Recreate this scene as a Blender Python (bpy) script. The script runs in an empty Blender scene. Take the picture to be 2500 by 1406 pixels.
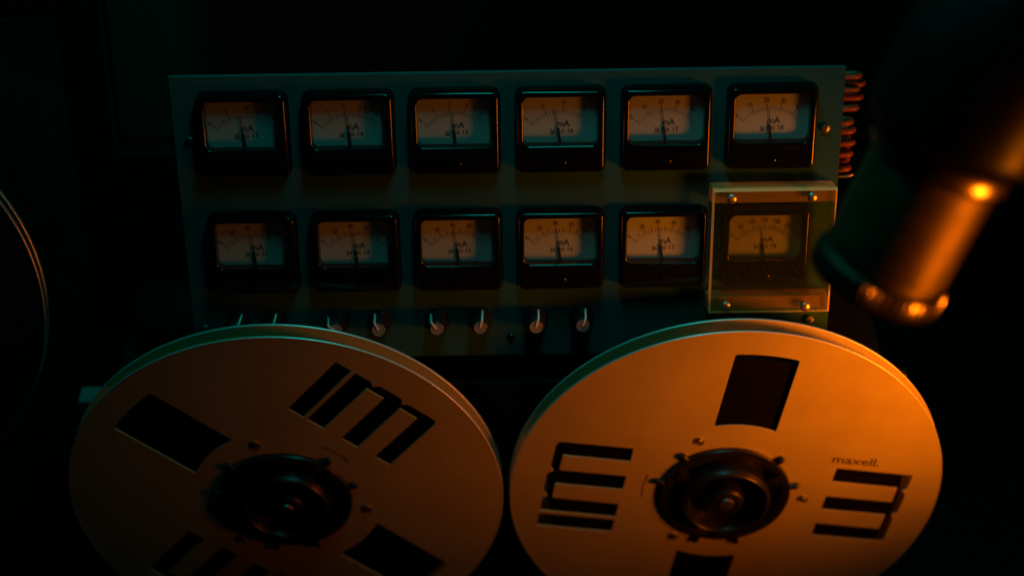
import bpy, bmesh, math, random
from mathutils import Matrix, Vector
random.seed(7)
PI = math.pi
MM = 0.001
sc = bpy.context.scene

# ------------------------------------------------------------------ frames
# "panel frame" (mm): x right, z up along the meter panel, -y out of the panel; the whole console is leaned back
# so that the tape deck stands upright.
DECK_A = 105.23                                   # deck normal seen from the panel frame, degrees
LEAN = math.radians(DECK_A - 90.0)
LIFT = Vector((0, 0, 0.62))
M_PANEL = Matrix.Translation(LIFT) @ Matrix.Rotation(-LEAN, 4, 'X')

def W(p):                                          # panel-frame mm -> world metres
    return M_PANEL @ (Vector(p) * MM)

# ------------------------------------------------------------------ camera
KP = 48.0 / 54.0                                   # panel drawing unit -> mm (48 mm meters)
CAM = Vector((2.3934, -973.925, 341.458)) * KP     # mm
PITCH, YAW, ROLL, FPX = 0.4311, 0.0048, -0.0139, 4000.0
_fw = Vector((math.sin(YAW) * math.cos(PITCH), math.cos(YAW) * math.cos(PITCH), -math.sin(PITCH)))
_r0 = Vector((math.cos(YAW), -math.sin(YAW), 0)); _u0 = _r0.cross(_fw)
_rt = _r0 * math.cos(ROLL) + _u0 * math.sin(ROLL); _up = -_r0 * math.sin(ROLL) + _u0 * math.cos(ROLL)

cd = bpy.data.cameras.new('camera'); cam = bpy.data.objects.new('camera', cd)
sc.collection.objects.link(cam); sc.camera = cam
cd.sensor_fit = 'HORIZONTAL'; cd.sensor_width = 36.0; cd.lens = FPX / 2500 * 36.0
cd.clip_start = 0.01; cd.clip_end = 50
R3 = Matrix((_rt, _up, -_fw)).transposed().to_4x4()
cam.matrix_world = M_PANEL @ Matrix.Translation(CAM * MM) @ R3
cd.dof.use_dof = True
cd.dof.focus_distance = 0.925
cd.dof.aperture_fstop = 2.7
cd.dof.aperture_blades = 7

def pix_dir(u, v):
    return _fw + _rt * ((u - 1250) / FPX) - _up * ((v - 703) / FPX)
def on_plane(u, v, y):                             # photo pixel -> point of the plane y = const (panel frame)
    c = CAM * (0.001 / MM); d = pix_dir(u, v); t = (y - c.y) / d.y
    return c + d * t
def at_depth(u, v, depth):
    return CAM * (0.001 / MM) + pix_dir(u, v) * depth

# ------------------------------------------------------------------ world and lamps
w = bpy.data.worlds.new('World'); sc.world = w; w.use_nodes = True
w.node_tree.nodes['Background'].inputs[0].default_value = (0.0, 0.6, 0.62, 1)
w.node_tree.nodes['Background'].inputs[1].default_value = 0.0004

def area(name, pos, target, sx, sy, power, col, shape='RECTANGLE', spread=180):
    l = bpy.data.lights.new(name, 'AREA'); l.shape = shape; l.size = sx * MM
    if shape in ('RECTANGLE', 'ELLIPSE'): l.size_y = sy * MM
    l.energy = power; l.color = col; l.spread = math.radians(spread)
    o = bpy.data.objects.new(name, l); sc.collection.objects.link(o)
    a, b = W(pos), W(target)
    o.location = a; o.rotation_euler = (b - a).to_track_quat('-Z', 'Y').to_euler()
    return o
area('amber_lamp', (440, -225, -170), (440 - 722, -225 + 682, -170 + 110), 125, 125, 0.310, (1.0, 0.180, 0.0), 'DISK', 56)
area('tube_fill_light', (395, -345, -115), (180, -215, 35), 65, 65, 0.050, (1.0, 0.20, 0.004), 'DISK', 40)  # added fill aimed at the hanging tube, which the amber lamp's cone misses
area('teal_lamp', (30, -135, 465), (10, 0, -60), 430, 60, 0.80, (0.0, 1.0, 0.86))

vs = sc.view_settings
vs.view_transform = 'Standard'; vs.look = 'None'; vs.exposure = 0.0; vs.gamma = 1.0; vs.use_curve_mapping = False
sc.cycles.use_denoising = True
sc.cycles.max_bounces = 12; sc.cycles.transparent_max_bounces = 24; sc.cycles.transmission_bounces = 12
sc.cycles.caustics_refractive = True; sc.cycles.caustics_reflective = True
sc.cycles.blur_glossy = 0.3; sc.cycles.sample_clamp_indirect = 2.0

# ------------------------------------------------------------------ materials
def mat(name, col, rough=0.5, metal=0.0, spec=0.5, noise=0.0, nscale=60.0, bump=0.0, bscale=400.0, rvar=0.0, coat=0.0, stretch=None):
    m = bpy.data.materials.new(name); m.use_nodes = True
    nt = m.node_tree; n = nt.nodes; b = n['Principled BSDF']
    b.inputs['Base Color'].default_value = (*col, 1); b.inputs['Roughness'].default_value = rough
    b.inputs['Metallic'].default_value = metal; b.inputs['Specular IOR Level'].default_value = spec
    b.inputs['Coat Weight'].default_value = coat
    tc = n.new('ShaderNodeTexCoord'); mp = n.new('ShaderNodeMapping')
    nt.links.new(tc.outputs['Object'], mp.inputs['Vector'])
    if stretch: mp.inputs['Scale'].default_value = stretch
    if noise > 0 or rvar > 0:
        t = n.new('ShaderNodeTexNoise'); t.inputs['Scale'].default_value = nscale; t.inputs['Detail'].default_value = 8
        t.inputs['Roughness'].default_value = 0.65
        nt.links.new(mp.outputs['Vector'], t.inputs['Vector'])
        if noise > 0:
            r = n.new('ShaderNodeMapRange'); r.inputs['To Min'].default_value = 1 - noise; r.inputs['To Max'].default_value = 1 + noise
            nt.links.new(t.outputs['Fac'], r.inputs['Value'])
            mx = n.new('ShaderNodeMix'); mx.data_type = 'RGBA'; mx.blend_type = 'MULTIPLY'; mx.inputs[0].default_value = 1
            mx.inputs[6].default_value = (*col, 1); nt.links.new(r.outputs[0], mx.inputs[7])
            nt.links.new(mx.outputs[2], b.inputs['Base Color'])
        if rvar > 0:
            r2 = n.new('ShaderNodeMapRange'); r2.inputs['To Min'].default_value = max(0.02, rough - rvar); r2.inputs['To Max'].default_value = rough + rvar
            r2.inputs['From Min'].default_value = 0.3; r2.inputs['From Max'].default_value = 0.7
            nt.links.new(t.outputs['Fac'], r2.inputs['Value']); nt.links.new(r2.outputs[0], b.inputs['Roughness'])
    if bump > 0:
        t2 = n.new('ShaderNodeTexNoise'); t2.inputs['Scale'].default_value = bscale; t2.inputs['Detail'].default_value = 4
        nt.links.new(mp.outputs['Vector'], t2.inputs['Vector'])
        bp = n.new('ShaderNodeBump'); bp.inputs['Strength'].default_value = bump; bp.inputs['Distance'].default_value = 0.0004
        nt.links.new(t2.outputs['Fac'], bp.inputs['Height']); nt.links.new(bp.outputs[0], b.inputs['Normal'])
    return m

def clear_mat(name, tint, ior=1.49, haze=0.0, hazecol=(1, .8, .4), rough=0.03, scratch=False):
    # thin clear sheet: light passes straight through, surface reflects by Fresnel, haze mixes in diffuse hazecol
    m = bpy.data.materials.new(name); m.use_nodes = True; nt = m.node_tree; n = nt.nodes
    n.remove(n['Principled BSDF']); out = n['Material Output']
    tr = n.new('ShaderNodeBsdfTransparent'); tr.inputs[0].default_value = (*tint, 1)
    gl = n.new('ShaderNodeBsdfGlossy'); gl.inputs['Roughness'].default_value = rough
    fr = n.new('ShaderNodeFresnel'); geo = n.new('ShaderNodeNewGeometry')
    mi = n.new('ShaderNodeMapRange'); mi.inputs['To Min'].default_value = ior; mi.inputs['To Max'].default_value = 1 / ior
    nt.links.new(geo.outputs['Backfacing'], mi.inputs[0]); nt.links.new(mi.outputs[0], fr.inputs[0])
    mx = n.new('ShaderNodeMixShader'); nt.links.new(fr.outputs[0], mx.inputs[0])
    nt.links.new(gl.outputs[0], mx.inputs[2])
    base = tr.outputs[0]
    if haze > 0:
        df = n.new('ShaderNodeBsdfDiffuse'); df.inputs[0].default_value = (*hazecol, 1)
        tl = n.new('ShaderNodeBsdfTranslucent'); tl.inputs[0].default_value = (*hazecol, 1)
        ad = n.new('ShaderNodeMixShader'); ad.inputs[0].default_value = 0.5
        nt.links.new(df.outputs[0], ad.inputs[1]); nt.links.new(tl.outputs[0], ad.inputs[2])
        hm = n.new('ShaderNodeMixShader'); hm.inputs[0].default_value = haze
        nt.links.new(tr.outputs[0], hm.inputs[1]); nt.links.new(ad.outputs[0], hm.inputs[2])
        if scratch:
            tc = n.new('ShaderNodeTexCoord'); mp = n.new('ShaderNodeMapping'); mp.inputs['Scale'].default_value = (500, 300, 140)
            mp.inputs['Rotation'].default_value = (0.2, 0.6, 0.3)
            nz = n.new('ShaderNodeTexNoise'); nz.inputs['Scale'].default_value = 3; nz.inputs['Detail'].default_value = 10
            nt.links.new(tc.outputs['Object'], mp.inputs[0]); nt.links.new(mp.outputs[0], nz.inputs['Vector'])
            r = n.new('ShaderNodeMapRange'); r.inputs['From Min'].default_value = 0.42; r.inputs['From Max'].default_value = 0.8
            r.inputs['To Min'].default_value = haze * 0.5; r.inputs['To Max'].default_value = haze * 2.5
            nt.links.new(nz.outputs['Fac'], r.inputs[0]); nt.links.new(r.outputs[0], hm.inputs[0])
        base = hm.outputs[0]
    nt.links.new(base, mx.inputs[1]); nt.links.new(mx.outputs[0], out.inputs[0])
    return m

M_GREY = mat('panel_hammer_grey', (0.022, 0.082, 0.088), 0.8, 0, 0.04, noise=0.2, nscale=35, bump=0.25, bscale=900, rvar=0.1)
M_BAKE = mat('black_bakelite', (0.004, 0.004, 0.004), 0.13, 0, 0.5, rvar=0.05, nscale=90, bump=0.05, bscale=300)
M_DIAL = mat('dial_white', (0.37, 0.50, 0.50), 0.6, 0, 0.3, noise=0.06, nscale=30)
M_INK = mat('dial_ink', (0.012, 0.012, 0.012), 0.6)
M_NEEDLE = mat('needle_black', (0.008, 0.008, 0.008), 0.45)
M_GLASS = clear_mat('meter_glass', (0.97, 0.97, 0.97), 1.45, 0.012, (.8, .8, .8), 0.02)
M_STEEL = mat('nickel_screw', (0.55, 0.54, 0.50), 0.38, 1.0, noise=0.15, nscale=200, rvar=0.1)
M_DULL = mat('dull_screw', (0.32, 0.30, 0.27), 0.42, 1.0, noise=0.2, nscale=200, rvar=0.1)
M_KNOB = mat('knob_black', (0.010, 0.010, 0.011), 0.35, 0, 0.5, bump=0.05, bscale=500)
M_CAP = mat('knob_cap', (0.22, 0.22, 0.21), 0.4, 0.0, 0.5, noise=0.08, nscale=120)
M_IVORY = mat('knob_pointer_ivory', (0.78, 0.76, 0.70), 0.45)
M_ALU = mat('reel_aluminium', (0.73, 0.68, 0.40), 0.46, 0.55, 0.5, noise=0.035, nscale=14, rvar=0.05, bump=0.02, bscale=700)
def brushed(m):
    nt = m.node_tree; n = nt.nodes; b = n['Principled BSDF']
    tc = n.new('ShaderNodeTexCoord'); sx = n.new('ShaderNodeSeparateXYZ'); nt.links.new(tc.outputs['Object'], sx.inputs[0])
    cb = n.new('ShaderNodeCombineXYZ'); nt.links.new(sx.outputs['X'], cb.inputs['X']); nt.links.new(sx.outputs['Z'], cb.inputs['Y'])
    ln = n.new('ShaderNodeVectorMath'); ln.operation = 'LENGTH'; nt.links.new(cb.outputs[0], ln.inputs[0])
    nz = n.new('ShaderNodeTexNoise'); nz.noise_dimensions = '1D'; nz.inputs['Scale'].default_value = 1400; nz.inputs['Detail'].default_value = 5
    nt.links.new(ln.outputs['Value'], nz.inputs['W'])
    sm = n.new('ShaderNodeTexNoise'); sm.inputs['Scale'].default_value = 22; sm.inputs['Detail'].default_value = 9; sm.inputs['Roughness'].default_value = 0.7
    nt.links.new(tc.outputs['Object'], sm.inputs['Vector'])
    mr = n.new('ShaderNodeMapRange'); mr.inputs['From Min'].default_value = .35; mr.inputs['From Max'].default_value = .7
    mr.inputs['To Min'].default_value = .40; mr.inputs['To Max'].default_value = .56
    nt.links.new(sm.outputs['Fac'], mr.inputs[0]); nt.links.new(mr.outputs[0], b.inputs['Roughness'])
    bp = n.new('ShaderNodeBump'); bp.inputs['Strength'].default_value = .10; bp.inputs['Distance'].default_value = .0001
    nt.links.new(nz.outputs['Fac'], bp.inputs['Height']); nt.links.new(bp.outputs[0], b.inputs['Normal'])
brushed(M_ALU)
M_RIM = mat('reel_rim', (0.82, 0.81, 0.79), 0.40, 0.55, 0.5)
M_TAPE = mat('tape_brown', (0.0035, 0.003, 0.0028), 0.5, 0, 0.05, bump=0.15, bscale=600)
M_HUB = mat('hub_black', (0.008, 0.008, 0.008), 0.36, 0, 0.5, rvar=0.1, nscale=120)
M_PRINT = mat('reel_print', (0.06, 0.035, 0.02), 0.6)
M_DECK = mat('deck_black', (0.012, 0.012, 0.013), 0.42, 0, 0.45, noise=0.3, nscale=40, rvar=0.12, bump=0.1, bscale=800)
M_RAIL = mat('rail_grey', (0.16, 0.17, 0.17), 0.5, 0.2, 0.4, noise=0.12, nscale=50)
M_BOX = mat('housing_dark', (0.035, 0.036, 0.036), 0.55, 0, 0.4, noise=0.25, nscale=12, bump=0.2, bscale=500)
M_WALL = mat('wall_paint', (0.02, 0.02, 0.02), 0.8, 0, 0.2, noise=0.25, nscale=3, bump=0.2, bscale=120)
M_CABINET = mat('cabinet_brown', (0.035, 0.018, 0.008), 0.6, 0, 0.3, noise=0.25, nscale=8)
M_WIRE = mat('wire_red', (0.19, 0.045, 0.015), 0.42, 0, 0.5, noise=0.12, nscale=150)
M_PIN = mat('brass_pin', (0.60, 0.38, 0.16), 0.3, 1.0)
M_CHROME = mat('barrel_metal', (0.14, 0.105, 0.055), 0.5, 0.95, noise=0.25, nscale=60, rvar=0.10)
M_KNURL = mat('knurl_metal', (0.55, 0.42, 0.30), 0.27, 1.0, noise=0.2, nscale=80)
M_BLACKP = mat('housing_black_paint', (0.003, 0.003, 0.003), 0.42, 0, 0.25, rvar=0.08, nscale=60)
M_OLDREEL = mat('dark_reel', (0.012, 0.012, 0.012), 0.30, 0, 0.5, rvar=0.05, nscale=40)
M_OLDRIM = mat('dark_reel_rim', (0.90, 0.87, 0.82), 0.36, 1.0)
M_PLATE = clear_mat('acrylic_plate', (0.85, 0.82, 0.62), 1.49, 0.016, (.50, .85, .35), 0.04, scratch=True)
M_BLOCK = clear_mat('acrylic_block', (0.86, 0.78, 0.54), 1.49, 0.44, (.95, .76, .30), 0.08)
M_EDGE = clear_mat('acrylic_edge_glow', (0.75, 0.66, 0.42), 1.49, 0.97, (.97, .86, .36), 0.25)  # pale amber diffuse colour stands in for light caught in the cover's edges

# ------------------------------------------------------------------ mesh helpers (mm in, metres out)
C = sc.collection
def make(name, verts, faces, m, parent=None, M=None, smooth=False, sharp=35):
    me = bpy.data.meshes.new(name)
    me.from_pydata([Vector(v) * MM for v in verts], [], faces); me.validate()
    bm = bmesh.new(); bm.from_mesh(me); bmesh.ops.recalc_face_normals(bm, faces=bm.faces[:])
    bm.to_mesh(me); bm.free()
    return link(name, me, m, parent, M, smooth, sharp)
def link(name, me, m, parent=None, M=None, smooth=False, sharp=35):
    o = bpy.data.objects.new(name, me); C.objects.link(o)
    if isinstance(m, (list, tuple)):
        for q in m: me.materials.append(q)
    elif m and not me.materials: me.materials.append(m)
    if smooth:
        for p in me.polygons: p.use_smooth = True
        me.set_sharp_from_angle(angle=math.radians(sharp))
    if parent: o.parent = parent
    if M is not None: o.matrix_local = M
    return o
def empty(name, M, label, cat, group=None):
    o = bpy.data.objects.new(name, None); o.empty_display_size = 0.01; C.objects.link(o); o.matrix_world = M
    return tag(o, label, cat, group)
def tag(o, label, cat, group=None):
    o['label'] = label; o['category'] = cat
    if group: o['group'] = group
    return o
def P(x, y, z):                                    # placement inside the panel frame
    return M_PANEL @ Matrix.Translation(Vector((x, y, z)) * MM)
def T(x, y, z):
    return Matrix.Translation(Vector((x, y, z)) * MM)

class MB:
    def __init__(s): s.v = []; s.f = []
    def add(s, v, f):
        k = len(s.v); s.v += [tuple(q) for q in v]; s.f += [tuple(i + k for i in q) for q in f]; return s
    def box(s, x0, x1, y0, y1, z0, z1):
        return s.add([(x0, y0, z0), (x1, y0, z0), (x1, y1, z0), (x0, y1, z0), (x0, y0, z1), (x1, y0, z1), (x1, y1, z1), (x0, y1, z1)],
                     [(0, 1, 2, 3), (4, 5, 6, 7), (0, 1, 5, 4), (1, 2, 6, 5), (2, 3, 7, 6), (3, 0, 4, 7)])
    def loft(s, rings, cap0=True, cap1=True, closed=False):
        n = len(rings[0]); k = len(s.v)
        for r in rings: s.v += [tuple(q) for q in r]
        m = len(rings)
        for a in range(m if closed else m - 1):
            b = (a + 1) % m
            for i in range(n):
                j = (i + 1) % n
                s.f.append((k + a * n + i, k + a * n + j, k + b * n + j, k + b * n + i))
        if not closed:
            if cap0: s.f.append(tuple(k + i for i in range(n)))
            if cap1: s.f.append(tuple(k + (m - 1) * n + i for i in reversed(range(n))))
        return s
    def lathe(s, prof, n=48, cx=0, cz=0, cap0=True, cap1=True, closed=False, ang0=0):   # prof: (radius, y); axis along y
        rings = [[(cx + r * math.cos(ang0 + 2 * PI * i / n), y, cz + r * math.sin(ang0 + 2 * PI * i / n)) for i in range(n)] for r, y in prof]
        return s.loft(rings, cap0, cap1, closed)
    def tube(s, pts, rad, n=10):
        pts = [Vector(p) for p in pts]; rings = []
        ref = Vector((0.13, 0.2, 1)).normalized()
        for i, p in enumerate(pts):
            t = (pts[min(i + 1, len(pts) - 1)] - pts[max(i - 1, 0)]).normalized()
            a = t.cross(ref).normalized(); b = t.cross(a)
            r = rad[i] if isinstance(rad, (list, tuple)) else rad
            rings.append([p + (a * math.cos(2 * PI * k / n) + b * math.sin(2 * PI * k / n)) * r for k in range(n)])
        return s.loft(rings)
    def build(s, name, m, parent=None, M=None, smooth=False, sharp=35):
        return make(name, s.v, s.f, m, parent, M, smooth, sharp)

def rrect(hw, hh, r, y, cx=0, cz=0, k=6):
    pts = []
    for (sx, sz, a0) in ((1, 1, 0), (-1, 1, 90), (-1, -1, 180), (1, -1, 270)):
        for i in range(k + 1):
            a = math.radians(a0 + 90 * i / k)
            pts.append((cx + sx * (hw - r) + r * math.cos(a), y, cz + sz * (hh - r) + r * math.sin(a)))
    return pts

_tc = {}
def text_mesh(s):
    if s in _tc: return _tc[s]
    cu = bpy.data.curves.new('t', 'FONT'); cu.body = s; cu.size = 1.0; cu.resolution_u = 3; cu.offset = 0.012
    cu.align_x = 'CENTER'; cu.align_y = 'CENTER'
    o = bpy.data.objects.new('t', cu); C.objects.link(o)
    dg = bpy.context.evaluated_depsgraph_get(); dg.update()
    me = bpy.data.meshes.new_from_object(o.evaluated_get(dg))
    v = [(q.co.x, q.co.y) for q in me.vertices]; f = [tuple(p.vertices) for p in me.polygons]
    bpy.data.objects.remove(o); bpy.data.curves.remove(cu); bpy.data.meshes.remove(me)
    # centre on the ink itself
    if v:
        mx = (min(a for a, b in v) + max(a for a, b in v)) / 2; my = (min(b for a, b in v) + max(b for a, b in v)) / 2
        v = [(a - mx, b - my) for a, b in v]
    _tc[s] = (v, f); return _tc[s]
def put_text(mb, s, x, z, h, y, rot=0.0, sx=1.0):   # h = cap height in mm
    v, f = text_mesh(s); k = h / 0.70
    c_, s_ = math.cos(rot), math.sin(rot)
    mb.add([(x + (a * k * sx) * c_ - (b * k) * s_, y, z + (a * k * sx) * s_ + (b * k) * c_) for a, b in v], f)

def curve_plate(outline, holes, thick, bev=0.2):    # flat plate with holes in the xz plane, facing -y; returns mesh
    cu = bpy.data.curves.new('p', 'CURVE'); cu.dimensions = '2D'; cu.fill_mode = 'BOTH'
    cu.extrude = thick / 2 - bev; cu.bevel_depth = bev; cu.bevel_resolution = 1; cu.offset = -bev
    for pts in [outline] + holes:
        sp = cu.splines.new('POLY'); sp.points.add(len(pts) - 1); sp.use_cyclic_u = True
        for q, p in zip(sp.points, pts): q.co = (p[0], p[1], 0, 1)
    o = bpy.data.objects.new('p', cu); C.objects.link(o)
    dg = bpy.context.evaluated_depsgraph_get(); dg.update()
    me = bpy.data.meshes.new_from_object(o.evaluated_get(dg))
    bpy.data.objects.remove(o); bpy.data.curves.remove(cu)
    for q in me.vertices: q.co = Vector((q.co.x, -q.co.z, q.co.y)) * MM
    me.materials.clear(); me.update()
    return me

def screw_mb(r, h, slot=0.18, ang=0.0, dome=0.35, n=28, y0=0.0):
    # slotted cheese-head screw sitting on y0, facing -y: two raised halves with a slot between them
    mb = MB(); mb.lathe([(r * 0.98, y0 + 0.25), (r, y0 - h * 0.5)], n)
    sw = r * slot
    for sgn in (1, -1):
        a0 = math.asin(sw / r); arc = [a0 + (PI - 2 * a0) * i / 14 for i in range(15)]
        def ring(k, y):
            pts = [(r * k * math.cos(a), sgn * max(sw, r * k * math.sin(a))) for a in arc]
            return [(x * math.cos(ang) - z * math.sin(ang), y, x * math.sin(ang) + z * math.cos(ang)) for x, z in pts]
        mb.loft([ring(1.0, y0 - h * 0.45), ring(1.0, y0 - h * 0.75), ring(0.9, y0 - h * 0.95), ring(0.6, y0 - h - dome * 0.5), ring(0.3, y0 - h - dome)])
    return mb

# ------------------------------------------------------------------ the setting
MM = 0.001 * KP                                    # the panel and its fittings are drawn in panel units
YP = 8.5                                           # panel surface (meter fronts are at y = 0)
wall = MB().box(-2600, 2600, 0, 40, -1700, 2300).build('wall', M_WALL, None, Matrix.Translation((0, 0.95, 0.9)))
wall['kind'] = 'structure'
floor = MB().box(-2600, 2600, -3000, 940, -40, 0).build('floor', M_WALL, None, Matrix.Translation((0, 0, -0.25)))
floor['kind'] = 'structure'

# ------------------------------------------------------------------ meter panel
XL, XR = -205.5, 217.3
ZT, ZB = 37.6, -160.0
panel = empty('instrument_panel', P(6, YP, ZB), 'grey painted metal panel carrying two rows of meters and a row of knobs', 'panel')
mb = MB()
cx, hw, hh = 0, (XR - XL) / 2, (ZT - ZB) / 2
mb.loft([rrect(hw, hh, 1.2, 3.0, 0, hh), rrect(hw, hh, 1.2, 0.5, 0, hh), rrect(hw - 0.5, hh - 0.5, 1.0, 0.0, 0, hh)])
mb.build('face_plate', M_GREY, panel, None)
MB().box(-hw + 4, hw - 8, 3.2, 60, 3, 2 * hh - 22).build('chassis_box', M_BOX, panel)
def panel_screw(u, v, r, ang, m=M_DULL, h=2.0):
    p = on_plane(u, v, YP)
    screw_mb(r, h, 0.16, ang).build('screw', m, panel, T(p.x - 6, 0, p.z - ZB), True, 40)
panel_screw(463, 343, 2.9, 0.02); panel_screw(2014, 312, 2.9, 1.2, h=2.4); panel_screw(1975, 778, 2.9, 0.7, h=2.4)
panel_screw(500, 800, 2.9, 0.3)
p = on_plane(1248, 822, YP)
MB().lathe([(2.4, 0.2), (2.4, -0.8), (1.7, -1.5), (1.1, -1.6), (1.0, -0.4)], 24).build('lamp_socket', M_BAKE, panel, T(p.x - 6, 0, p.z - ZB), True)

# ------------------------------------------------------------------ meters
PX, ROWSEP, X0 = 66.42, 81.36, -160.1
HW, HH = 27.0, 26.5
WZ0, WZ1 = -9.2, 22.9                              # window bottom / top relative to meter centre
WHW = 23.7
wz, wh = (WZ0 + WZ1) / 2, (WZ1 - WZ0) / 2
YD = 8.2                                           # dial plane behind the front face

mb = MB()
mb.loft([rrect(HW + 1.7, HH + 1.7, 5.5, YP + 0.2), rrect(HW + 1.7, HH + 1.7, 5.5, YP - 1.6), rrect(HW + 1.1, HH + 1.1, 5.0, YP - 2.2),
         rrect(HW + 0.2, HH + 0.2, 3.6, 1.0), rrect(HW - 0.15, HH - 0.15, 3.4, 0.35), rrect(HW - 0.7, HH - 0.7, 3.2, 0.0),
         rrect(WHW + 0.7, wh + 0.7, 4.4, 0.0, 0, wz), rrect(WHW + 0.15, wh + 0.15, 4.0, 0.35, 0, wz), rrect(WHW, wh, 3.9, 0.9, 0, wz),
         rrect(WHW, wh, 3.9, YD + 0.8, 0, wz)], True, False)
body_me = None
mb_body = mb
mb_dial = MB().loft([rrect(WHW - 0.05, wh - 0.05, 3.8, YD + 0.7, 0, wz), rrect(WHW - 0.05, wh - 0.05, 3.8, YD, 0, wz)])
mb_glass = MB().loft([rrect(WHW - 0.05, wh - 0.05, 3.8, 2.0, 0, wz), rrect(WHW - 0.05, wh - 0.05, 3.8, 1.2, 0, wz)])
PIVZ = WZ0 - 2.4                                   # needle pivot just under the window
R_IN, R_MIN, R_MAJ, R_NUM = 21.6, 24.0, 25.9, 28.4

def dial_print(major, step, vmax, labels, sub, word):
    mb = MB(); y = YD - 0.12
    full = vmax
    A = lambda v: math.radians(90 + 50 - 100 * v / full)
    def tick(v, r1, wd):
        a = A(v); c_, s_ = math.cos(a), math.sin(a); nx, nz = -s_ * wd / 2, c_ * wd / 2
        p0 = (R_IN * c_, PIVZ + R_IN * s_); p1 = (r1 * c_, PIVZ + r1 * s_)
        mb.add([(p0[0] - nx, y, p0[1] - nz), (p1[0] - nx, y, p1[1] - nz), (p1[0] + nx, y, p1[1] + nz), (p0[0] + nx, y, p0[1] + nz)], [(0, 1, 2, 3)])
    k = 0; d = step / sub
    while k * d <= full + 1e-6:
        v = k * d
        if k % sub == 0: tick(v, R_MAJ, 0.42)
        elif sub == 4 and k % 2 == 0: tick(v, R_MAJ - 0.7, 0.40)
        else: tick(v, R_MIN, 0.29)
        k += 1
    for i, s in enumerate(labels):
        a = A(i * step); c_, s_ = math.cos(a), math.sin(a)
        put_text(mb, s, R_NUM * c_, PIVZ + R_NUM * s_ + (0.1 if i else 0), 3.0, y, (a - PI / 2) * 0.9, 0.74)
    put_text(mb, 'mA', 1.9, PIVZ + 14.9, 4.3, y, 0, 0.92)
    put_text(mb, word, 0.6, PIVZ + 9.6, 2.9, y, 0, 1.06)
    return mb

S5 = (5, 18.4, ['0', '5', '10', '15'], 5)
S1 = (1, 4.65, ['0', '1', '2', '3', '4'], 5)
S10 = (10, 46.5, ['0', '10', '20', '30', '40'], 5)
S20 = (20, 93, ['0', '20', '40', '60', '80'], 4)
S50 = (50, 305, ['0', '50', '100', '150', '200', '250', '300'], 5)
specs = [[(S5, -5), (S1, -3.5), (S1, -4), (S5, -7), (S10, -5), (S10, -3)], [(S20, -3), (S20, -3), (S20, -5), (S20, -5), (S20, -5), (S50, -5)]]
wherel = ['leftmost', 'second from left', 'third from left', 'fourth from left', 'fifth from left', 'rightmost']
proto = {}
mnum = 0
for r in range(2):
    for k in range(6):
        (step, full, labs, sub), ang = specs[r][k]
        word = ('Jg' if r == 0 else 'Ja') + ' R\u00f6 ' + str(13 + k)
        if (r, k) == (1, 5):
            lab = 'black milliammeter with 0 to 300 scale seen behind the clear screwed-on plastic cover'
        else:
            lab = 'black milliammeter marked %s, %s in %s row, scale to %s' % (word, wherel[k], 'top' if r == 0 else 'lower', labs[-1])
        xc = X0 + k * PX; zc = -r * ROWSEP
        t = empty('panel_meter', P(xc, 0, zc), lab, 'meter', 'milliammeters in two rows on the grey panel')
        if not proto:
            proto['body'] = mb_body.build('case', M_BAKE, t, None, True, 50).data
            proto['dial'] = mb_dial.build('dial', M_DIAL, t).data
            proto['glass'] = mb_glass.build('glass', M_GLASS, t).data
            dl = t.children[1] if t.children[1].name.startswith('dial') else [c for c in t.children if c.name.startswith('dial')][0]
        else:
            link('case', proto['body'], None, t)
            dl = link('dial', proto['dial'], None, t)
            link('glass', proto['glass'], None, t)
        dial_print(full, step, full, labs, sub, word).build('dial_print', M_INK, dl)
        # needle
        nb = MB(); yn = YD - 1.0
        def bar(r0, r1, w0, w1, y0, y1, a):
            d = Vector((math.sin(a), 0, math.cos(a))); q = Vector((math.cos(a), 0, -math.sin(a))); o = Vector((0, 0, PIVZ))
            pts = []
            for yy in (y0, y1):
                for rr, ww in ((r0, w0), (r1, w1)):
                    for s_ in (-1, 1):
                        v = o + d * rr + q * (s_ * ww / 2); pts.append((v.x, yy, v.z))
            nb.add(pts, [(0, 1, 3, 2), (4, 5, 7, 6), (0, 1, 5, 4), (2, 3, 7, 6), (0, 2, 6, 4), (1, 3, 7, 5)])
        a = math.radians(ang + random.uniform(-.4, .4))
        bar(11.4, 23.6, 0.42, 0.24, yn, yn + 0.3, a); bar(1.5, 12.0, 1.8, 1.4, yn - 0.3, yn + 0.7, a)
        nb.build('needle', M_NEEDLE, t)
        MB().lathe([(3.4, YD - 0.3), (3.4, yn - 0.5), (2.9, yn - 0.8)], 28, 0, PIVZ - 0.2).build('pivot_cover', M_NEEDLE, t, None, True)
        screw_mb(2.7, 0.9, 0.2, random.uniform(0, PI), 0.1).build('zero_screw', M_BAKE, t, T(0.4, 0, -20.0), True, 40)
        mnum += 1

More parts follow.
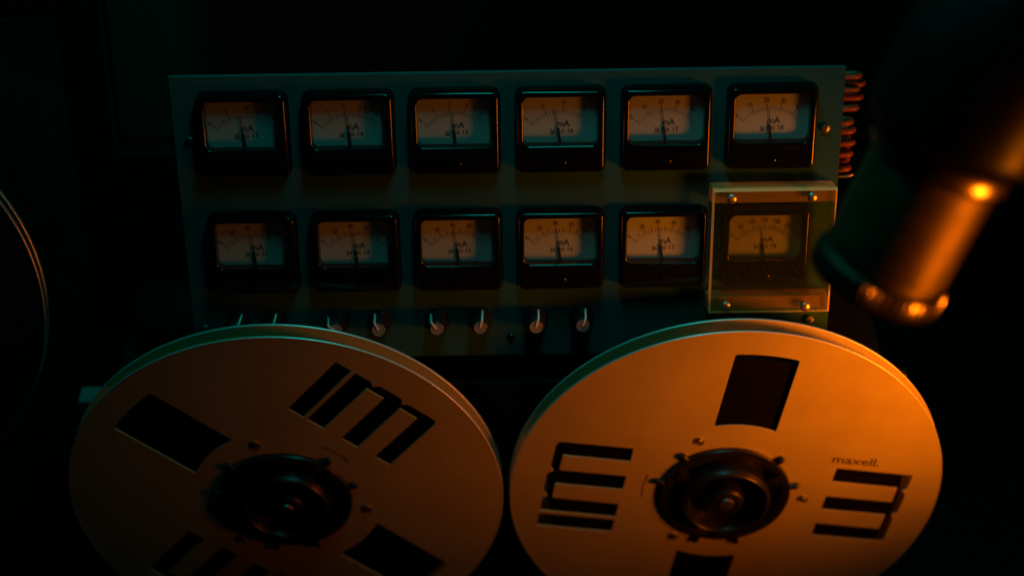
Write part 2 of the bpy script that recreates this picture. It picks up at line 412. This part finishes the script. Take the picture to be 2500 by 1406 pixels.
# ------------------------------------------------------------------ knobs
HK = 15.0
kn = [(574, 808, 28, 'leftmost black control knob, almost hidden behind the left reel rim'),
      (664, 808, 16, 'second black control knob from left, nearly hidden behind the left reel rim'),
      (819, 807, -52, 'third black control knob from left, its cap cut by the left reel rim'),
      (924.5, 806, -24, 'fourth black control knob from left, pointer turned slightly left'),
      (1067, 803, -38, 'fifth black control knob from left, pointer turned well to the left'),
      (1173, 800, 12, 'sixth black control knob from left, pointer nearly upright'),
      (1309, 798, 15, 'seventh black control knob from left, just right of the small lamp socket'),
      (1423, 795, 18, 'rightmost black control knob of the row under the meters')]
kme = {}
for u, v, a, lab in kn:
    p = on_plane(u, v, YP - HK)
    t = empty('control_knob', P(p.x, YP, p.z), lab, 'knob', 'control knobs in a row below the meters')
    t.matrix_world = t.matrix_world @ Matrix.Rotation(math.radians(-a) * -1, 4, 'Y')
    if not kme:
        n = 60; rings = []
        prof = [(8.0, 0.0), (8.2, -1.0), (7.8, -2.2), (7.0, -3.0), (6.2, -8), (5.7, -HK + 1.0), (5.2, -HK + 0.2), (4.45, -HK), (4.35, -HK + 0.5)]
        for i, (rr, yy) in enumerate(prof):
            fl = 0.16 if 3 <= i <= 5 else 0.0
            rings.append([((rr - fl * (q % 2)) * math.cos(2 * PI * q / n), yy, (rr - fl * (q % 2)) * math.sin(2 * PI * q / n)) for q in range(n)])
        kme['knob_body'] = MB().loft(rings).build('knob_body', M_KNOB, t, None, True, 40).data
        kme['cap'] = MB().lathe([(4.3, -HK + 0.6), (4.3, -HK - 0.35), (4.1, -HK - 0.5), (3.95, -HK - 0.45), (3.85, -HK - 0.2)], 44).build('cap', M_CAP, t, None, True, 40).data
        rib = MB(); q = 0.52
        sec = [(-0.1, 0.35, -HK - 0.15), (-0.1, 0.30, -HK - 0.95)]
        path = [((0.35, -HK - 0.15), (0.35, -HK - 0.85)), ((5.0, -HK - 0.05), (5.3, -HK - 0.9)), ((5.5, -HK + 0.5), (6.35, -HK - 0.2)), ((6.0, -8), (6.85, -8)), ((6.7, -4), (7.5, -4))]
        rib.loft([[(-q, a_[1], a_[0]), (q, a_[1], a_[0]), (q, b_[1], b_[0]), (-q, b_[1], b_[0])] for a_, b_ in path])
        kme['pointer'] = rib.build('pointer', M_IVORY, t).data
    else:
        link('knob_body', kme['knob_body'], None, t); link('cap', kme['cap'], None, t); link('pointer', kme['pointer'], None, t)

# ------------------------------------------------------------------ clear plastic cover over the last meter
HC = 15.0; yf = YP - HC; yb = yf + 4.0
cor = [on_plane(*q, yf) for q in ((1744, 464), (2046.5, 462.5), (2022.6, 764), (1728, 764))]
x0 = (cor[0].x + cor[3].x) / 2; x1 = (cor[1].x + cor[2].x) / 2; z1 = (cor[0].z + cor[1].z) / 2; z0 = (cor[2].z + cor[3].z) / 2
bk = on_plane(1731, 451, YP)
shx = bk.x - x0; xc = (x0 + x1) / 2; zc = (z0 + z1) / 2
cov = empty('meter_cover', P(xc, YP, zc), 'clear yellowish plastic cover with four slotted screws over the lower right meter', 'cover')
hw, hh = (x1 - x0) / 2, (z1 - z0) / 2
def sheet(name, rings, m, me_, edge_from=True):
    o = MB().loft(rings).build(name, [m, me_], cov)
    for p_ in o.data.polygons:
        if abs(p_.normal.y) < 0.9: p_.material_index = 1
    return o
g = lambda h_, w_, y, dx=0, dz=0: [(dx - w_, y, dz - h_), (dx + w_, y, dz - h_), (dx + w_, y, dz + h_), (dx - w_, y, dz + h_)]
sheet('front_plate', [g(hh, hw, -HC + 4.0), g(hh, hw, -HC + 1.1), g(hh - 1.1, hw - 1.1, -HC)], M_PLATE, M_EDGE)
bh = 5.0
for s_ in (1, -1):
    zb_ = s_ * (hh - bh - 0.15)
    o = sheet('spacer_bar', [g(bh, hw - 0.1, -0.05, shx, zb_), g(bh, hw - 0.1, -HC + 4.05, shx * 0.25, zb_)], M_BLOCK, M_BLOCK)
scw = [(1787, 487, 2.6), (1984, 483, 1.55), (1772, 748, 0.05), (1966, 750, 1.45)]
for u, v, a in scw:
    p = on_plane(u, v, yf - 1.5)
    s_ = screw_mb(3.15, 2.0, 0.13, a, 0.6, y0=-HC).build('screw', M_STEEL, cov, T(p.x - xc, 0, p.z - zc), True, 35)
    MB().lathe([(1.5, -0.2), (1.5, -HC - 0.1)], 16).build('shank', M_DULL, s_, None, True)

MM = 0.001; YP *= KP                                # from here on: mm
# ------------------------------------------------------------------ deck frame: reels stand in planes parallel to the deck
M_DECKROT = M_PANEL @ Matrix.Rotation(math.radians(DECK_A - 90), 4, 'X')     # local -y = deck normal, local z = up the deck
n_d = Vector((0, -math.sin(math.radians(DECK_A)), math.cos(math.radians(DECK_A))))
v_d = Vector((0, math.cos(math.radians(DECK_A)), math.sin(math.radians(DECK_A))))
def D(c, out=0.0, up=0.0, dx=0.0):                  # placement: origin c (panel frame), moved along the deck normal / up / right
    q = Vector(c) + n_d * out + v_d * up + Vector((dx, 0, 0))
    m = M_DECKROT.copy(); m.translation = W(q); return m
CL = Vector((-134.5, 2.8, -236.8)); CR = Vector((136.4, 2.8, -236.8)) + v_d * -1.44
RR, TH = 133.35, 11.06

def circ(r, n=160, cx=0, cz=0):
    return [(cx + r * math.cos(2 * PI * i / n), cz + r * math.sin(2 * PI * i / n)) for i in range(n)]
def rot2(pts, a):
    c_, s_ = math.cos(a), math.sin(a); return [(x * c_ - z * s_, x * s_ + z * c_) for x, z in pts]
def poly_round(pts, r=1.2, k=3, rs=None):
    out = []; n = len(pts)
    for i in range(n):
        p0, p1, p2 = Vector(pts[i - 1]), Vector(pts[i]), Vector(pts[(i + 1) % n])
        rr = rs.get(i, r) if rs else r
        d0 = (p0 - p1); d1 = (p2 - p1); q = min(rr, d0.length * .45, d1.length * .45)
        a = p1 + d0.normalized() * q; b = p1 + d1.normalized() * q
        for j in range(k + 1):
            t_ = j / k; out.append(tuple((1 - t_) ** 2 * a + 2 * t_ * (1 - t_) * p1 + t_ * t_ * b))
    return out
def window_hole():
    r0, r1, hwid = 58.8, 115.6, 19.0
    out = []
    a1 = math.asin(hwid / r1); a0 = math.asin(hwid / r0)
    pts = [(r1 * math.sin(a1 * (1 - 2 * i / 10)), r1 * math.cos(a1 * (1 - 2 * i / 10))) for i in range(11)]
    pts += [(r0 * math.sin(-a0 * (1 - 2 * i / 10)), r0 * math.cos(-a0 * (1 - 2 * i / 10))) for i in range(11)]
    return poly_round(pts, 0.4, 3, {0: 4.5, 10: 4.5, 11: 4.5, 21: 4.5})
BAR_I = poly_round([(63.4, 33.0), (111.5, 33.0), (111.5, 44.2), (63.4, 44.2)], 0.6)
EM = poly_round([(63.4, 18.4), (105.6, 18.0), (105.6, 5.2), (63.4, 5.4), (63.4, -6.8), (105.2, -6.8), (105.0, -19.8), (63.4, -19.6), (63.6, -31.0),
                 (110.6, -31.0), (110.8, -9.4), (108.4, -5.4), (112.1, -3.0), (112.1, 13.0), (108.8, 16.4), (111.6, 18.8), (111.6, 30.2), (63.4, 30.4)], 0.6, 3, {9: 4.0, 10: 1.6, 12: 1.6, 13: 1.6})

def make_reel(c, win_a, logo_a, screw_a, pack_r, label):
    t = empty('tape_reel', D(c), label, 'reel', 'large metal tape reels on the deck')
    wa = math.radians(win_a - 90); la = math.radians(logo_a)
    holes = [circ(38.6, 96), rot2(window_hole(), wa), rot2(window_hole(), wa + PI),
             rot2(BAR_I, la), rot2(EM, la), rot2(EM, la + PI)]
    me = curve_plate(circ(RR - 0.3, 240), holes, 1.0, 0.16)
    fl = link('front_flange', me, M_ALU, t, T(0, 0.5, 0), True, 30)
    rim = [(RR - 0.75, -0.12), (RR - 0.25, -0.2), (RR, 0.1), (RR, 1.0), (RR - 0.25, 1.3), (RR - 0.75, 1.2)]
    MB().lathe(rim, 240, closed=True).build('rim', M_RIM, fl, T(0, -0.5, 0), True, 60)
    me2 = curve_plate(circ(RR - 0.3, 240), [circ(38.6, 96)], 1.0, 0.16)
    rf = link('rear_flange', me2, M_ALU, t, T(0, TH, 0), True, 30)
    MB().lathe(rim, 240, closed=True).build('rim', M_RIM, rf, T(0, -0.5, 0), True, 60)
    tp = MB().lathe([(57.2, 2.4), (pack_r - .3, 2.4), (pack_r, 2.7), (pack_r, TH - 1.9), (pack_r - .3, TH - 1.6), (57.2, TH - 1.6)], 160, closed=True)
    tp.build('tape_pack', M_TAPE, t, None, True, 40)
    MB().lathe([(38.7, 1.1), (57.0, 1.1), (57.0, TH - 0.6), (38.7, TH - 0.6)], 120, closed=True).build('hub', M_HUB, t, None, True, 40)
    for i in range(3):
        a = math.radians(screw_a - 120 * i)
        x, z = 49.4 * math.cos(a), 49.4 * math.sin(a)
        s_ = MB()
        s_.lathe([(3.4, 0.05), (3.4, -0.35), (2.9, -0.5), (2.3, -0.2), (2.2, -0.05)], 32, cap1=False, cap0=False)
        s_.build('washer', M_STEEL, t, T(x, 0, z), True, 40)
        screw_mb(2.3, 0.9, 0.17, random.uniform(0, PI), 0.3).build('screw', M_STEEL, t, T(x, 0, z), True, 40)
    pr = MB()
    # printed name beside the second emblem, and the small lettering round the hub
    tm = MB(); put_text(tm, 'maxell.', 0, 0, 6.6, 0, 0, 0.86)
    k = MB()
    ca, sa = math.cos(la + PI), math.sin(la + PI)
    def place(x, z): return (x * ca - z * sa, -0.10, x * sa + z * ca)
    xs = [q[0] for q in tm.v]; sc_ = 29.5 / (max(xs) - min(xs))
    pr.add([place(73.5 + q[0] * sc_, 38.2 + q[2] * 0.95) for q in tm.v], tm.f)
    pr.build('printed_name', M_PRINT, t)
    pr = MB()
    for i in range(26):
        if i in (7, 13, 18): continue
        a = la + math.radians(11 - i * 22 / 25)
        dr = random.uniform(0.25, 0.75); wd = 0.30
        pts = []
        for rr, aa in ((51.5 - dr, -1), (51.5 - dr, 1), (51.5 + dr, 1), (51.5 + dr, -1)):
            b_ = a + aa * wd / 51.5; pts.append((rr * math.cos(b_), -0.10, rr * math.sin(b_)))
        pr.add(pts, [(0, 1, 2, 3)])
    o = pr.build('small_lettering', M_PRINT, t); o['kind'] = 'stuff'
    return t
make_reel(CL, 137.4, 49.5, 107.8, 114.0, 'left metal tape reel in deep shadow with black cut-out bars and window')
make_reel(CR, 81.6, 171.2, 112.5, 109.5, 'right metal tape reel glowing orange with printed lettering and cut-out emblem')

def make_hub(c, a0, label):
    t = empty('hub_adapter', D(c), label, 'hub', 'black hub adapters in the reel centres')
    MB().lathe([(38.2, 8), (38.2, -0.2), (40.2, -0.3), (40.4, -1.8), (39.6, -3.2), (37.6, -3.6), (33.5, -2.2), (30.5, 1.2), (28.0, 1.6), (28.0, 8)], 120, closed=True).build('outer_ring', M_HUB, t, None, True, 40)
    MB().lathe([(27.6, 8), (27.4, -6.5), (26.6, -9.2), (25.6, -10.2), (24.4, -10.2), (23.4, -9.0), (21.5, 0.5), (12.0, 2.2), (11.8, 8)], 120, closed=True).build('clamp_ring', M_HUB, t, None, True, 40)
    bs = MB().lathe([(11.5, 8), (11.3, -6), (10.6, -8.6), (9.2, -9.6), (6.0, -9.8), (5.6, -8.2), (3.4, -8.0)], 60).build('boss', M_HUB, t, None, True, 40)
    for i in range(3):
        for dd in (-17, 17):
            a = math.radians(a0 + 120 * i + dd); d = Vector((math.cos(a), 0, math.sin(a)))
            MB().tube([d * 38.5 + Vector((0, -1.2, 0)), d * 43.5 + Vector((0, -1.4, 0)), d * 45.6 + Vector((0, -1.4, 0)), d * 46.3 + Vector((0, -1.4, 0))], [1.9, 2.2, 1.8, 0.8], 14).build('peg', M_HUB, t, None, True, 50)
        a = math.radians(a0 + 120 * i); d = Vector((math.cos(a), 0, math.sin(a)))
        q = Vector((-d.z, 0, d.x))
        f_ = MB()
        f_.loft([[tuple(d * 29.5 + q * (s2 * 3.0) + Vector((0, y2, 0))) for s2, y2 in ((-1, 1.5), (1, 1.5), (1, -4.6), (-1, -4.6))],
                 [tuple(d * 37.2 + q * (s2 * 3.6) + Vector((0, y2, 0))) for s2, y2 in ((-1, -2.0), (1, -2.0), (1, -4.8), (-1, -4.8))]])
        f_.build('locking_lug', M_HUB, t)
    return t
make_hub(CL, 33, 'black hub adapter in the centre of the dark left reel')
make_hub(CR, 26, 'black hub adapter in the centre of the orange right reel')

# ------------------------------------------------------------------ tape machine behind the reels
CM = Vector((0, 2.8, -236.8))
GAP = 30.0
mach = empty('tape_machine', D(CM, -GAP - 120, -420), 'black upright tape machine deck behind the two reels', 'tape machine')
offz = 420.0; offy = -120.0                         # local: y increases into the machine
def dk(x0_, x1_, y0_, y1_, z0_, z1_): return MB().box(x0_, x1_, y0_ + offy, y1_ + offy, z0_ + offz, z1_ + offz)
def dkr(x0_, x1_, y0_, y1_, z0_, z1_, r=2.0):
    a, b = (x0_ + x1_) / 2, (z0_ + z1_) / 2; w_, h_ = (x1_ - x0_) / 2, (z1_ - z0_) / 2
    m_ = MB(); m_.loft([rrect(w_, h_, r, y1_ + offy, a, b + offz), rrect(w_, h_, r, y0_ + 0.8 + offy, a, b + offz), rrect(w_ - .8, h_ - .8, r, y0_ + offy, a, b + offz)])
    return m_
dkr(-244, 246, 0, 6, -230, 67.5).build('deck_plate', M_DECK, mach)
dk(-238, 236, 6.2, 110, -415, 60).build('chassis', M_DECK, mach)
dkr(-260.5, -245, 1, 14, -230, 56, 1.5).build('side_rail', M_RAIL, mach)
dk(-262, 280, 14.3, 112, -420, -231).build('plinth', M_BOX, mach)
for c in (CL, CR):
    dz = (c - CM).dot(v_d)
    MB().lathe([(42, 0.1), (42, -9.5), (40, -11), (9.0, -11), (9.0, -24), (5.2, -24.5), (5.2, -GAP - 9.0), (4.3, -GAP - 10.5), (1.5, -GAP - 11)], 64, c.x, dz + offz).build('turntable', M_DULL, mach, T(0, offy, 0), True, 40)
# small studs on the ledge between panel and deck
for u, v, r_ in ((1132, 864, 1.0), (1157, 880, 1.5), (1190, 872, 0.8)):
    q = on_plane(u, v, 24.0) - CM
    MB().lathe([(r_ * 1.5, 3), (r_ * 1.5, 1), (r_, 0), (r_ * .6, -0.6)], 20).build('guide_stud', M_STEEL, mach, T(q.x, offy - q.dot(n_d) - GAP, q.dot(v_d) + offz), True, 40)

# ------------------------------------------------------------------ second machine's reel at the far left
c3 = at_depth(-466, 758, 945)
m3 = M_PANEL @ Matrix.Rotation(math.radians(4), 4, 'Z') @ Matrix.Rotation(math.radians(2), 4, 'X'); m3.translation = W(c3)
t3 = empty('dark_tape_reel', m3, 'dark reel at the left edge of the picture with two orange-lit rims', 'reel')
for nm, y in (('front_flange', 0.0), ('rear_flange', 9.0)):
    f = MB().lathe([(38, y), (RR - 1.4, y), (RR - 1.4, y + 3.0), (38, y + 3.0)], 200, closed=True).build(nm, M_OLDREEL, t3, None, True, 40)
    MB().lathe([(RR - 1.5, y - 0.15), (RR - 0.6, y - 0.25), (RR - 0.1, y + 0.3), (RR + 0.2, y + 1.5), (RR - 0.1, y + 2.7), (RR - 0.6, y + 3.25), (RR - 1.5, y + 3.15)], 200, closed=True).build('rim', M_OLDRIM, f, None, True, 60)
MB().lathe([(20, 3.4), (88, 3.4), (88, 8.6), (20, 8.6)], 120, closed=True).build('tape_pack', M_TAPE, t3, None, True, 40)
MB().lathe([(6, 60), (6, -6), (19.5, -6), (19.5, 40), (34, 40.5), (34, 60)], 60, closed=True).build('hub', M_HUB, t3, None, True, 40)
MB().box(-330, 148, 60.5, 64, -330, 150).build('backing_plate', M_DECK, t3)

# ------------------------------------------------------------------ cabinet standing behind the panel at the left
a = on_plane(250, 120, 150); b = on_plane(470, 380, 150)
cab = empty('equipment_cabinet', P((a.x + b.x) / 2, 150, b.z), 'dim brown equipment cabinet behind the left end of the panel', 'cabinet')
hwc = (b.x - a.x) / 2
MB().box(-hwc, hwc, 0, 120, 0, 300).build('cabinet_body', M_CABINET, cab)
MB().box(-hwc + 6, hwc - 6, -3, -0.2, 14, 290).build('door', M_CABINET, cab)

# ------------------------------------------------------------------ red wires behind the right edge of the panel
wb = empty('wire_bundle', P(193, YP + 12, 0), 'bundle of red insulated wires poking out behind the panel right edge', 'wires')
tips = [(2098, 184, 40), (2106, 203, 44), (2094, 216, 40), (2101, 236, 44), (2090, 262, 40), (2078, 297, 20), (2072, 308, 26), (2083, 318, 18), (2071, 334, 26), (2081, 347, 18),
        (2068, 361, 26), (2075, 374, 18), (2068, 386, 26), (2064, 394, 22), (2071, 409, 18)]
for i, (u, v, yy) in enumerate(tips):
    q = on_plane(u, v, YP + yy); o0 = Vector((193, YP + 12, 0)); tip = q - o0
    x_in = -26
    r_ = 1.9 if i not in (2, 6, 8, 13) else 1.5
    tl = random.uniform(-1.5, 1.5); cr = random.uniform(2.6, 4.2)
    pts = [(x_in, tip.y + 4, tip.z - 2.0 + tl), (x_in + 12, tip.y - 1.5, tip.z - 1.0 + tl * .6), (tip.x - 9, tip.y - 3.2, tip.z + .2)]
    for q_ in range(9):
        a_ = PI * q_ / 8
        pts.append((tip.x - cr - 1 + cr * math.sin(a_) + 1, tip.y - 3.2 + cr - cr * math.cos(a_), tip.z + .3 - .5 * q_ / 8 + tl * .15 * q_ / 8))
    pts += [(tip.x - 10, tip.y + 2 * cr - 3, tip.z - .5), (x_in, 34, tip.z - 4)]
    MB().tube(pts, r_, 12).build('wire', M_WIRE, wb, None, True, 60)
MB().tube([(-24, 36, -150), (-23, 35, -60), (-25, 36, -10), (-26, 37, 2)], 7.0, 16).build('loom_trunk', M_BLACKP, wb, None, True, 60)
q = on_plane(2083, 427, YP + 8) - Vector((193, YP + 12, 0))
MB().tube([(-16, q.y, q.z - 1), (q.x - 4, q.y, q.z - 1), (q.x - 1, q.y, q.z - .2), (q.x, q.y, q.z + .4)], [.85, .85, .85, .4], 10).build('terminal_pin', M_PIN, wb, None, True, 60)

# ------------------------------------------------------------------ out-of-focus metal tube hanging in front at the right
DT = 740.0; KS = DT / 640.0 * 1.06
bot = at_depth(2128, 698, DT)
ax_img = Vector((0.385, 0.923)); sl = math.radians(27)
axis = (_rt * ax_img.x + _up * ax_img.y) * math.cos(sl) + (-_fw) * math.sin(sl)
axis.normalize()
zq = axis.to_track_quat('Y', 'Z')                   # local +y runs up the tube
mt = M_PANEL @ Matrix.Translation(bot * MM) @ zq.to_matrix().to_4x4() @ Matrix.Scale(KS, 4)
tb = empty('metal_tube', mt, 'blurred dark metal tube with knurled lower ring hanging at the right', 'tube')
n = 162; rings = []
for rr, yy, kk in ((19.0, 0.0, 0), (24.2, 0.0, 0), (25.3, 1.0, 1), (25.6, 2.0, 1), (25.6, 8.0, 1), (25.0, 9.2, 1), (23.4, 9.8, 0), (18.0, 9.8, 0)):
    rings.append([((rr - (0.9 * (q % 3 == 0) if kk else 0)) * math.cos(2 * PI * q / n), yy, (rr - (0.9 * (q % 3 == 0) if kk else 0)) * math.sin(2 * PI * q / n)) for q in range(n)])
MB().loft(rings, closed=True).build('knurled_ring', M_KNURL, tb, None, True, 30)
MB().lathe([(17.9, 1.5), (17.9, 2.6)], 60).build('end_lens', M_HUB, tb)
MB().lathe([(22.4, 9.0), (22.4, 13.0), (23.6, 13.6), (23.6, 52.0), (22.6, 52.6)], 96).build('barrel', M_CHROME, tb, None, True, 40)
MB().lathe([(22.5, 52.4), (25.4, 52.8), (25.8, 54.0), (25.8, 59.0), (25.2, 60.2), (22.5, 60.4)], 96).build('collar', M_KNURL, tb, None, True, 40)
MB().lathe([(23.5, 60.2), (30.5, 63.0), (32.5, 66.0), (32.8, 70), (32.8, 118), (31.5, 121), (27, 122.5), (27, 126), (31.5, 127.5), (32.8, 130), (32.8, 215), (30, 219), (12, 221)], 96).build('upper_housing', M_BLACKP, tb, None, True, 40)
MB().lathe([(9.0, 220.5), (9.0, 900)], 32).build('stem', M_BLACKP, tb, None, True, 40)
